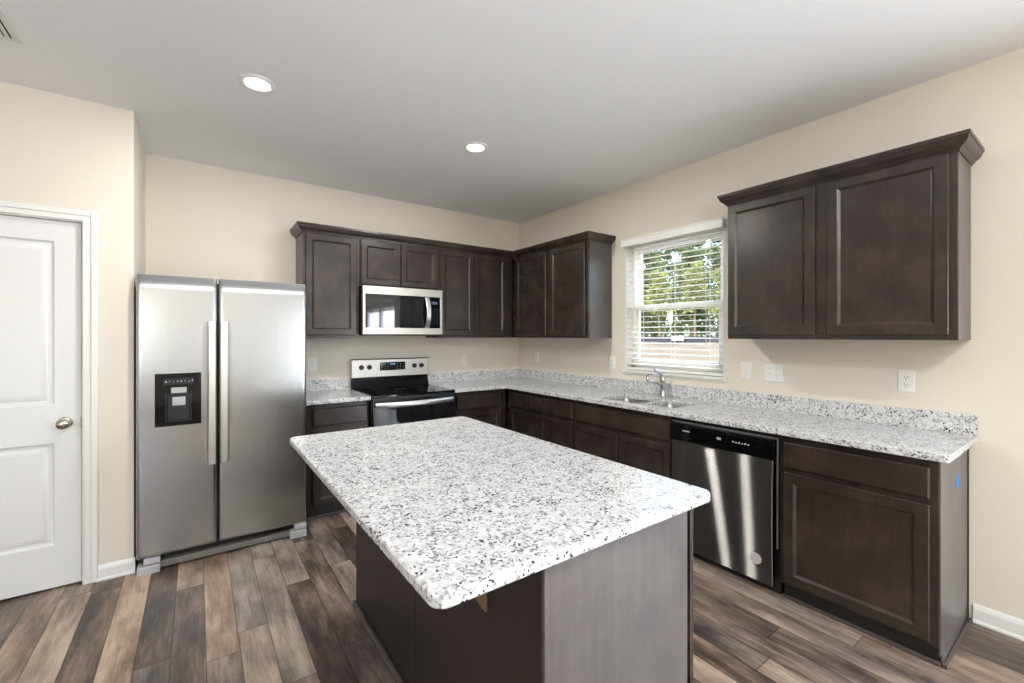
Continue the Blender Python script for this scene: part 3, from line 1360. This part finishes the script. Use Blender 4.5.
def burners(b):
    for x, y, r in ((-1.76, -.47, .105), (-1.76, -.22, .075), (-1.40, -.47, .085), (-1.40, -.22, .075), (-1.58, -.30, .05)):
        for rr in (r, r * .62):
            n = 48
            A = [b.verts.new((x + (rr + .0015) * math.cos(2 * math.pi * k / n), y + (rr + .0015) * math.sin(2 * math.pi * k / n), .9183)) for k in range(n)]
            B = [b.verts.new((x + (rr - .0015) * math.cos(2 * math.pi * k / n), y + (rr - .0015) * math.sin(2 * math.pi * k / n), .9183)) for k in range(n)]
            for k in range(n):
                j = (k + 1) % n
                b.faces.new((A[k], A[j], B[j], B[k]))


rg.add('burner_ring', M_SHOE, burners, ck, label='thin grey printed burner rings')


def guard_base(b):
    pts = [(-.03, .90), (-.095, .90), (-.092, .925), (-.072, .955), (-.062, 1.017), (-.03, 1.017)]
    A = [b.verts.new((RX0 + .004, y, z)) for y, z in pts]
    B = [b.verts.new((RX1 - .004, y, z)) for y, z in pts]
    n = len(pts)
    for k in range(n):
        j = (k + 1) % n
        b.faces.new((A[k], A[j], B[j], B[k]))
    b.faces.new(A)
    b.faces.new(B)


bg = rg.add('backguard', M_BLACK, guard_base, label='glossy black riser behind the cooktop')


def guard_face(b):
    box(b, (RX0, -.072, 1.017), (RX1, -.025, 1.182), .004)


gf = rg.add('control_panel', M_STEEL, guard_face, label='stainless steel control panel')
rg.add('panel_cap', M_BLACKM, lambda b: box(b, (RX0 - .001, -.070, 1.180), (RX1 + .001, -.022, 1.188), .003), gf)
RGF = Frame((0, -.072, 0), (1, 0, 0), (0, -1, 0))
rg.add('display', M_BLACK, lambda b: RGF.box(b, -1.700, -1.448, 1.076, 1.154, -.002, .003, .002), gf, label='black clock display')


for r in range(3):
    for c in (0, 1, 2, 5, 6, 7):
        u = -1.686 + c * .0305
        rg.add('touch_key', M_LEGEND, lambda b: RGF.box(b, u, u + .008, 1.088 + r * .022, 1.092 + r * .022, .003, .0036), gf)
M_DIGIT = glow('clock_blue', (110, 150, 215), 0.7)
for k in range(4):
    rg.add('clock_digit', M_DIGIT, lambda b: RGF.box(b, -1.600 + k * .012, -1.592 + k * .012, 1.128, 1.142, .003, .0036), gf)
for u in (-1.873, -1.800, -1.354, -1.279):
    rg.add('control_knob', M_BLACKM, lambda b: (lathe(b, RGF(u, 1.112, 0), (0, -1, 0), [(0, 0), (.023, 0), (.023, .006), (.019, .008), (.017, .026), (.014, .029), (0, .029)]),
                                               RGF.box(b, u - .003, u + .003, 1.094, 1.130, .02, .032, .001)), gf)


def odoor(b):
    box(b, (RX0 + .004, -.655, .225), (RX1 - .004, -.617, .872), .006)


od = rg.add('oven_door', M_GLASSK, odoor, label='dark glass oven door')
rg.add('oven_trim', M_BLACKM, lambda b: box(b, (RX0 + .004, -.640, .872), (RX1 - .004, -.60, .900), .002))


def ohandle(b):
    pts = []
    for k in range(17):
        f = k / 16
        pts.append((RX0 + .015 + (RX1 - RX0 - .055) * f, -.672 - .030 * (1 - (2 * f - 1) ** 4)))
    A = []
    for x, y in pts:
        A.append([b.verts.new((x, y + dy, .842 + dz)) for dy, dz in ((.0, -.015), (-.006, -.021), (-.014, -.021), (-.018, -.012), (-.018, .012), (-.014, .021), (-.006, .021), (0, .015))])
    for r0, r1 in zip(A, A[1:]):
        for k in range(8):
            j = (k + 1) % 8
            b.faces.new((r0[k], r0[j], r1[j], r1[k]))
    b.faces.new(A[0])
    b.faces.new(A[-1])
    for x in (RX0 + .02, RX1 - .06):
        box(b, (x, -.682, .83), (x + .02, -.650, .855), .002)


rg.add('oven_handle', M_HANDLE, ohandle, od)
rg.add('storage_drawer', M_STEEL, lambda b: box(b, (RX0 + .004, -.650, .06), (RX1 - .004, -.617, .215), .005))
rg.add('base_skirt', M_BLACKM, lambda b: box(b, (RX0 + .01, -.58, 0), (RX1 - .01, -.05, .06), .002))

# ------------------------------------------------------------------ microwave
MX0, MX1, MZ0, MZ1, MF = -1.959, -1.206, 1.418, 1.838, -.385
mw = Thing('microwave', 'stainless steel over-the-range microwave mounted under the short cabinet', 'microwave', (-1.58, -.2, MZ0))
mw.add('microwave_body', M_BLACKM, lambda b: box(b, (MX0 + .004, MF + .03, MZ0 - .004), (MX1 - .004, -.004, MZ1 - .001), .003))
MWF = Frame((0, MF, 0), (1, 0, 0), (0, -1, 0))


def mface(b):
    t = bmesh.new()
    u0, u1 = MX0, MX1
    g0, g1, h0, h1 = -1.935, -1.233, 1.477, 1.768
    # bezel strips around the glass
    for a in ((u0, u1, h1, MZ1), (u0, u1, MZ0, h0), (u0, g0, h0, h1), (g1, u1, h0, h1)):
        MWF.box(b, *a, -.03, .010, .003)
    t.free()


md = mw.add('microwave_front', M_STEEL, mface, label='stainless steel bezel')
mg = mw.add('door_glass', M_GLASSK, lambda b: MWF.box(b, -1.936, -1.360, 1.476, 1.769, -.03, .006, .001), md, label='black reflective door glass')
mw.add('control_panel', M_BLACK, lambda b: MWF.box(b, -1.358, -1.232, 1.476, 1.769, -.03, .007, .001), md, label='black touch control panel')
mw.add('window_screen', plain('screen_glass', (30, 33, 36), 0.03, 0.0, 0.7), lambda b: MWF.box(b, -1.905, -1.425, 1.510, 1.735, .006, .0066), md, label='dark window mesh')


M_DIM = plain('dim_legend', (70, 86, 104), 0.5)
mw.add('clock_window', M_DIM, lambda b: MWF.box(b, -1.320, -1.262, 1.700, 1.725, .007, .0076), md)
for r in range(7):
    for c in range(3):
        mw.add('touch_key', M_DIM, lambda b: MWF.box(b, -1.322 + c * .026, -1.309 + c * .026, 1.520 + r * .022, 1.524 + r * .022, .007, .0076), md)


def mhandle(b):
    pts = []
    for k in range(15):
        f = k / 14
        pts.append((1.484 + .276 * f, .014 + .042 * (1 - (2 * f - 1) ** 2)))
    A = []
    for z, d in pts:
        A.append([b.verts.new(MWF(-1.368 + du, z, d + dd)) for du, dd in ((-.021, .0), (-.021, .006), (-.016, .010), (.016, .010), (.021, .006), (.021, .0))])
    for r0, r1 in zip(A, A[1:]):
        for k in range(6):
            j = (k + 1) % 6
            b.faces.new((r0[k], r0[j], r1[j], r1[k]))
    b.faces.new(A[0])
    b.faces.new(A[-1])
    MWF.box(b, -1.386, -1.350, 1.480, 1.500, .004, .020, .002)
    MWF.box(b, -1.386, -1.350, 1.744, 1.764, .004, .020, .002)


mw.add('microwave_handle', M_HANDLE, mhandle, md)
mw.add('vent_grille', M_BLACKM, lambda b: [box(b, (MX0 + .02, MF + .02 + k * .022, MZ0 - .010), (MX1 - .02, MF + .032 + k * .022, MZ0 - .003), .001) for k in range(10)])
mw.add('vent_louver', M_DARK, lambda b: box(b, (MX0 + .02, MF + .012, MZ1 - .001), (MX1 - .06, -.06, MZ1 + .0035)))

# ------------------------------------------------------------------ dishwasher
DY0, DY1 = -3.100, -2.456
dw = Thing('dishwasher', 'stainless steel dishwasher with black control strip under the counter', 'dishwasher', (-.3, -2.78, 0))
dw.add('tub', M_BLACKM, lambda b: box(b, (-.560, DY0 + .004, .10), (-.03, DY1 - .004, .876), .002))
DWF = Frame((-.575, 0, 0), (0, 1, 0), (-1, 0, 0))


def dskin(b):
    y0, y1 = -3.080, -2.466
    z0, z1 = .058, .733
    n = 12
    pts = []
    for k in range(n + 1):
        f = k / n
        z = z0 + (z1 - z0) * f
        d = .022 + .010 * (1 - (2 * f - 1) ** 2)
        pts.append((z, d))
    A = [[b.verts.new(DWF(y0, z, d)), b.verts.new(DWF(y0 + .004, z, d + .004)), b.verts.new(DWF(y1 - .004, z, d + .004)), b.verts.new(DWF(y1, z, d))] for z, d in pts]
    for r0, r1 in zip(A, A[1:]):
        for k in range(3):
            b.faces.new((r0[k], r0[k + 1], r1[k + 1], r1[k]))
    bk = [[b.verts.new(DWF(y0, z, .002)), b.verts.new(DWF(y1, z, .002))] for z, d in pts]
    for (r0, r1), (s0, s1) in zip(zip(A, A[1:]), zip(bk, bk[1:])):
        b.faces.new((r0[0], r1[0], s1[0], s0[0]))
        b.faces.new((r0[3], r1[3], s1[1], s0[1]))
        b.faces.new((s0[0], s1[0], s1[1], s0[1]))
    for r, s in ((A[0], bk[0]), (A[-1], bk[-1])):
        b.faces.new((r[0], r[1], r[2], r[3], s[1], s[0]))


dd = dw.add('dishwasher_door', M_DWST, dskin, label='brushed stainless steel door')


def dpanel(b):
    y0, y1 = -3.084, -2.462
    DWF.box(b, y0, y1, .737, .846, .0, .026, .005)
    DWF.box(b, -3.030, -2.500, .768, .832, .024, .030, .003)
    DWF.box(b, -2.760, -2.660, .739, .752, .02, .034, .004)


dc = dw.add('control_strip', M_BLACK, dpanel, label='glossy black control strip')


for k in range(6):
    dw.add('touch_key', M_LEGEND, lambda b: DWF.box(b, -2.958 + k * .017, -2.949 + k * .017, .792, .798 + .003 * (k % 2), .030, .0306), dc)
dw.add('touch_key', M_LEGEND, lambda b: DWF.box(b, -2.795, -2.770, .792, .806, .030, .0306), dc)
dw.add('brand_mark', M_GREYP, lambda b: DWF.box(b, -2.595, -2.545, .800, .808, .030, .0307), dc)
dw.add('top_trim', M_HANDLE, lambda b: DWF.box(b, DY0 + .006, DY1 - .006, .850, .856, -.01, .016, .001), label='thin metal strip above the control panel')
dw.add('side_trim', M_HANDLE, lambda b: DWF.box(b, -3.096, -3.091, .26, .856, -.01, .006, .001), label='thin metal strip beside the door')
dw.add('toe_panel', M_DARK, lambda b: box(b, (-.535, DY0 + .006, 0), (-.50, DY1 - .006, .10), .002))


def badge(b):
    lathe(b, DWF(-2.995, .180, .0318), (-1, 0, 0), [(0, 0), (.030, 0), (.030, .0055), (.029, .0062), (.027, .0058), (0, .0058)], 32)


dw.add('badge', plain('badge_silver', (200, 192, 190), 0.4, 0.2), badge, dd, label='round silver sticker')

# ------------------------------------------------------------------ island
IX0, IX1, IY0, IY1 = -2.430, -1.802, -3.362, -1.828
isl = Thing('island_cabinet', 'dark brown kitchen island base under the large granite slab', 'island', (-2.12, -2.6, 0))
isl.add('cabinet_box', M_WOOD, lambda b: box(b, (IX0 + .012, IY0 + .012, .0), (IX1 - .022, IY1 - .012, CU), .001))
ISL = Frame((IX0 + .012, 0, 0), (0, 1, 0), (-1, 0, 0))


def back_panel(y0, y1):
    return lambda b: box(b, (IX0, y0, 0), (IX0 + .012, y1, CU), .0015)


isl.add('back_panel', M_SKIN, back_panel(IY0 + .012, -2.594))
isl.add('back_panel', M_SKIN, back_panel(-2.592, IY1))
isl.add('end_panel', M_PANEL, lambda b: box(b, (IX0 - .004, IY0, 0), (IX1 - .040, IY0 + .012, CU), .0015))
isl.add('end_panel', M_WOOD, lambda b: box(b, (IX0, IY1 - .012, 0), (IX1 - .022, IY1, CU), .0015))


def ifronts(b):
    box(b, (IX1 - .022, IY0 + .002, .09), (IX1 - .003, IY1, CU), .001)


isl.add('face_frame', M_WOOD, ifronts)
ISR = Frame((IX1 - .003, 0, 0), (0, -1, 0), (1, 0, 0))
n_d = 3
for k in range(n_d):
    y1 = -IY0 - .012 - k * (IY1 - IY0 - .02) / n_d
    y0 = y1 - (IY1 - IY0 - .02) / n_d + .01
    isl.add('drawer_front', M_WOOD, lambda b: slab_front(b, ISR, (y0, y1, .714, .848), 0.0))
    isl.add('cabinet_door', M_WOOD, lambda b: panel_door(b, ISR, (y0, y1, .108, .688), 0.0))


def ishoe(b):
    box(b, (IX0 - .016, IY0 - .016, 0), (IX0, IY1 + .016, .018), .005)
    box(b, (IX0, IY0 - .016, 0), (IX1 - .03, IY0, .018), .005)
    box(b, (IX0, IY1, 0), (IX1 - .03, IY1 + .016, .018), .005)


isl.add('shoe_molding', M_SHOE, ishoe)


def corbel(b):
    y0, y1 = -3.100, -3.082
    pts = [(IX0, .612), (IX0, CU - .001), (IX0 - .16, CU - .001), (IX0 - .16, CU - .02), (IX0 - .006, .612)]
    A = [b.verts.new((x, y0, z)) for x, z in pts]
    B = [b.verts.new((x, y1, z)) for x, z in pts]
    n = len(pts)
    for k in range(n):
        j = (k + 1) % n
        b.faces.new((A[k], A[j], B[j], B[k]))
    b.faces.new(A)
    b.faces.new(B)


isl.add('corbel', M_CORBEL, corbel, label='tan wooden bracket under the overhang')
it = Thing('countertop', 'large white speckled granite slab on top of the island', 'countertop', (-2.27, -2.6, CU))
it.add('slab', M_GRAN, lambda b: poly_prism(b, rounded([(-2.748, -3.418), (-1.780, -3.418), (-1.780, -1.812), (-2.748, -1.812)], [.035] * 4, 7), [], CU, CT, .009, 4))

# ------------------------------------------------------------------ outlets and switches (face local -y)


def plate_thing(name, label, cat, kind, loc, rotz):
    t = Thing(name, label, cat, (0, 0, 0))
    w = .058 if kind == 'double' else .035
    h = .0585
    t.add('wall_plate', M_PLATE, lambda b: rings(b, BACK, (-w, w, -h, h), [(0, 0), (0, .003), (.003, .0055), (.006, .006)]))
    if kind == 'outlet':
        for s in (1, -1):
            o = t.add('receptacle', M_PLATE, lambda b: lathe(b, (0, -.006, s * .0195), (0, -1, 0), [(0, 0), (.0172, 0), (.0168, .002), (0, .002)], 24))

            def slots(b):
                box(b, (-.0075, -.0086, s * .0195 - .001), (-.0050, -.0080, s * .0195 + .008))
                box(b, (.0050, -.0086, s * .0195 - .001), (.0075, -.0080, s * .0195 + .007))
                cyl(b, (0, -.0080, s * .0195 - .008), (0, -1, 0), .0026, .0006, 10)
            t.add('socket_slot', M_SLOT, slots, o)
        t.add('screw', M_GREYP, lambda b: cyl(b, (0, -.006, 0), (0, -1, 0), .003, .001, 10))
    else:
        for cx in ((-.023, .023) if kind == 'double' else (0,)):
            t.add('toggle', M_PLATE, lambda b: (box(b, (cx - .0075, -.0085, -.016), (cx + .0075, -.006, .016), .001),
                                                 box(b, (cx - .004, -.016, -.002), (cx + .004, -.008, .010), .0015)))
            t.add('screw', M_GREYP, lambda b: [cyl(b, (cx, -.006, s * .030), (0, -1, 0), .003, .001, 10) for s in (1, -1)])
    t.root.location = loc
    t.root.rotation_euler = (0, 0, rotz)
    return t.root


RZ = math.radians(-90)
o1 = plate_thing('wall_outlet', 'white outlet on the back wall between refrigerator and range', 'outlet', 'outlet', (-2.280, -.0005, 1.155), 0)
copy_thing(o1, (-.750, -.0005, 1.142), 0, 'white outlet on the back wall right of the range')
copy_thing(o1, (-.0005, -.340, 1.163), RZ, 'white outlet on the window wall nearest the room corner')
copy_thing(o1, (-.0005, -1.440, 1.160), RZ, 'white outlet just left of the window')
copy_thing(o1, (-.0005, -3.495, 1.163), RZ, 'white duplex outlet under the large cabinet, nearest the counter end')
plate_thing('light_switch', 'white single switch plate just right of the window', 'switch', 'single', (-.0005, -2.648, 1.165), RZ)
plate_thing('light_switch', 'wide white two-switch plate under the large cabinet', 'switch', 'double', (-.0005, -2.826, 1.158), RZ)

# ------------------------------------------------------------------ ceiling: recessed lamps and vent


def lamp(loc, label, group=None):
    t = Thing('ceiling_light', label, 'light', (0, 0, 0), group)
    t.add('trim_ring', M_PLATE, lambda b: lathe(b, (0, 0, 0), (0, 0, -1), [(.056, 0), (.086, 0), (.086, .004), (.080, .008), (.066, .010), (.058, .006), (.056, .0)], 36))
    t.add('lens', M_LENS, lambda b: lathe(b, (0, 0, 0), (0, 0, -1), [(0, 0), (.060, 0), (.060, .004), (.050, .009), (.028, .012), (0, .013)], 36))
    t.root.location = loc
    return t.root


def lamp_light(x, y, w=LAMP_W):
    l = bpy.data.lights.new('lamp_glow', 'AREA')
    l.shape = 'DISK'
    l.size = .11
    l.energy = w
    l.color = LAMP_COL
    o = bpy.data.objects.new('lamp_glow', l)
    o.location = (x, y, H - .016)
    COL.objects.link(o)


LZ = H - .0005
L0 = lamp((-2.848, -1.502, LZ), 'round recessed ceiling light, the left one in front of the refrigerator')
copy_thing(L0, (-1.508, -1.503, LZ), None, 'round recessed ceiling light, the right one toward the room corner')
lamp_light(-2.848, -1.502)
lamp_light(-1.508, -1.503)
for x, y in ((-2.848, -5.0), (-1.508, -5.0)):
    copy_thing(L0, (x, y, LZ), None, 'round recessed ceiling light outside the kitchen corner')['group'] = 'outer recessed lights'
    lamp_light(x, y)

vt = Thing('ceiling_vent', 'white slotted air vent in the ceiling above the white door', 'vent', (-3.90, -1.38, H))
VX0, VX1, VY0, VY1 = -4.06, -3.752, -1.52, -1.235


def vframe(b):
    t = .026
    for a in ((VX0, VX1, VY0, VY0 + t), (VX0, VX1, VY1 - t, VY1), (VX0, VX0 + t, VY0 + t, VY1 - t), (VX1 - t, VX1, VY0 + t, VY1 - t)):
        box(b, (a[0], a[2], H - .008), (a[1], a[3], H - .0005), .003)


vt.add('vent_frame', M_VENT, vframe)
vt.add('vent_backing', M_DARK, lambda b: box(b, (VX0 + .02, VY0 + .02, H - .002), (VX1 - .02, VY1 - .02, H - .0005)))
for k in range(12):
    def blade(b, k=k):
        x = VX1 - .040 - k * .0205
        t = bmesh.new()
        box(t, (-.0085, VY0 + .024, -.001), (.0085, VY1 - .024, .001))
        bmesh.ops.transform(t, matrix=Matrix.Translation((x, 0, H - .006)) @ Matrix.Rotation(math.radians(14), 4, 'Y'), verts=t.verts)
        join(b, t)
    vt.add('louver', M_VENT, blade)

# ------------------------------------------------------------------ outside the kitchen window


def ground(b):
    xs = [.16, 4, 8, 12, 16, 20, 24, 28, 34, 42, 60]
    ys = [-30 + 5 * k for k in range(17)]

    def z(x, y):
        f = min(1, max(0, x / 24))
        return -.35 + 1.42 * f * f * (3 - 2 * f) + .05 * math.sin(x * .7 + y * .5) * f
    G = [[b.verts.new((x, y, z(x, y))) for y in ys] for x in xs]
    for r0, r1 in zip(G, G[1:]):
        for k in range(len(ys) - 1):
            b.faces.new((r0[k], r0[k + 1], r1[k + 1], r1[k]))


shell('ground', ground, M_SAND, smooth=True)


def tree(x, y, h, r, name, label, group, leaf, seed, base=1.0, n=3400, low=.25, size=.2):
    rnd = random.Random(seed)
    t = Thing(name, label, 'tree' if h > 4 else 'bush', (x, y, base), group)

    def trunk(b):
        k = 7
        pts = [(x + rnd.uniform(-.12, .12) * i / k, y + rnd.uniform(-.12, .12) * i / k, base + h * .93 * i / k) for i in range(k + 1)]
        tube(b, pts, [max(.02, .02 * h * (1 - i / (k + .3))) for i in range(k + 1)], 8)
        for i in range(9):
            z = base + h * rnd.uniform(low, .85)
            a = rnd.uniform(0, 6.28)
            ln = r * rnd.uniform(.4, .8)
            tube(b, [(x, y, z), (x + math.cos(a) * ln * .5, y + math.sin(a) * ln * .5, z + ln * .15), (x + math.cos(a) * ln, y + math.sin(a) * ln, z + ln * .35)], [.05, .035, .015], 5)
    t.add('trunk', M_BARK, trunk)

    def crownm(b):
        clumps = []
        for i in range(56):
            f = rnd.random() ** .8
            z = base + h * (low + (1 - low) * f)
            rr = r * (1 - .5 * f) * rnd.uniform(.3, 1.0)
            a = rnd.uniform(0, 6.28)
            clumps.append((x + math.cos(a) * rr, y + math.sin(a) * rr, z, r * (.42 - .18 * f)))
        for i in range(n):
            cx, cy, cz, cr = clumps[rnd.randrange(len(clumps))]
            d = Vector((rnd.gauss(0, 1), rnd.gauss(0, 1), rnd.gauss(0, .8)))
            d = d.normalized() * cr * rnd.random() ** .4
            c = Vector((cx, cy, cz)) + d
            s = size * rnd.uniform(.5, 1.2)
            u = Vector((rnd.gauss(0, 1), rnd.gauss(0, 1), rnd.gauss(0, .6))).normalized()
            w = u.cross(Vector((rnd.gauss(0, 1), rnd.gauss(0, 1), rnd.gauss(0, 1)))).normalized()
            vs = [b.verts.new(c + u * s), b.verts.new(c + w * s * .5), b.verts.new(c - u * s), b.verts.new(c - w * s * .5)]
            b.faces.new(vs)
    bm = bmesh.new()
    crownm(bm)
    bmesh.ops.translate(bm, verts=bm.verts, vec=-t.loc)
    me = bpy.data.meshes.new('foliage')
    bm.to_mesh(me)
    bm.free()
    me.materials.append(leaf)
    o = bpy.data.objects.new('foliage', me)
    COL.objects.link(o)
    o.parent = t.root
    return t


for i, (tx, ty, th) in enumerate([(27.0, 22.2, 8.2), (30.5, 20.4, 9.2), (26.5, 18.2, 7.9), (30.2, 16.2, 9.3), (26.6, 14.2, 7.7), (30.4, 12.2, 8.7), (26.8, 10.2, 7.2), (30.2, 8.2, 8.3), (34.6, 25.4, 9.6), (34.6, 21.1, 9.8), (34.8, 16.7, 9.6), (34.6, 12.3, 9.9), (34.6, 8.0, 9.2)]):
    tree(tx, ty, th, 1.6, 'pine_tree', 'tall green pine tree beyond the window blind', 'pine trees outside the window', M_LEAF1, 20 + i, 1.0, 4200, .06)
for i, (tx, ty, th) in enumerate([(23.4, 20.4, 4.6), (23.7, 17.3, 5.3), (23.3, 14.7, 4.8), (23.8, 12.3, 5.2), (23.3, 9.9, 4.7)]):
    tree(tx, ty, th, .95, 'young_tree', 'yellow-green young tree in front of the pines outside', 'young trees outside the window', M_LEAF2, 60 + i, 1.0, 1500, .38, .15)
sf = Thing('silt_fence', 'low dark fabric fence across the sandy ground outside the window', 'fence', (21.5, 14, .95))
sf.add('fabric', M_SILT, lambda b: box(b, (21.49, 5, .90), (21.53, 24, 1.36), .0))
for k in range(11):
    sf.add('stake', M_BARK, lambda b: box(b, (21.53, 5.2 + k * 1.85, .8), (21.58, 5.25 + k * 1.85, 1.5), .004))
sg = Thing('notice_board', 'pale board standing at the dark fence outside the window', 'board', (21.3, 12.0, .95))
sg.add('board', M_BOARD, lambda b: box(b, (21.30, 11.55, 1.10), (21.34, 12.35, 1.38), .004))
sg.add('post', M_BARK, lambda b: [box(b, (21.34, yy, .8), (21.40, yy + .06, 1.40), .003) for yy in (11.62, 12.22)])
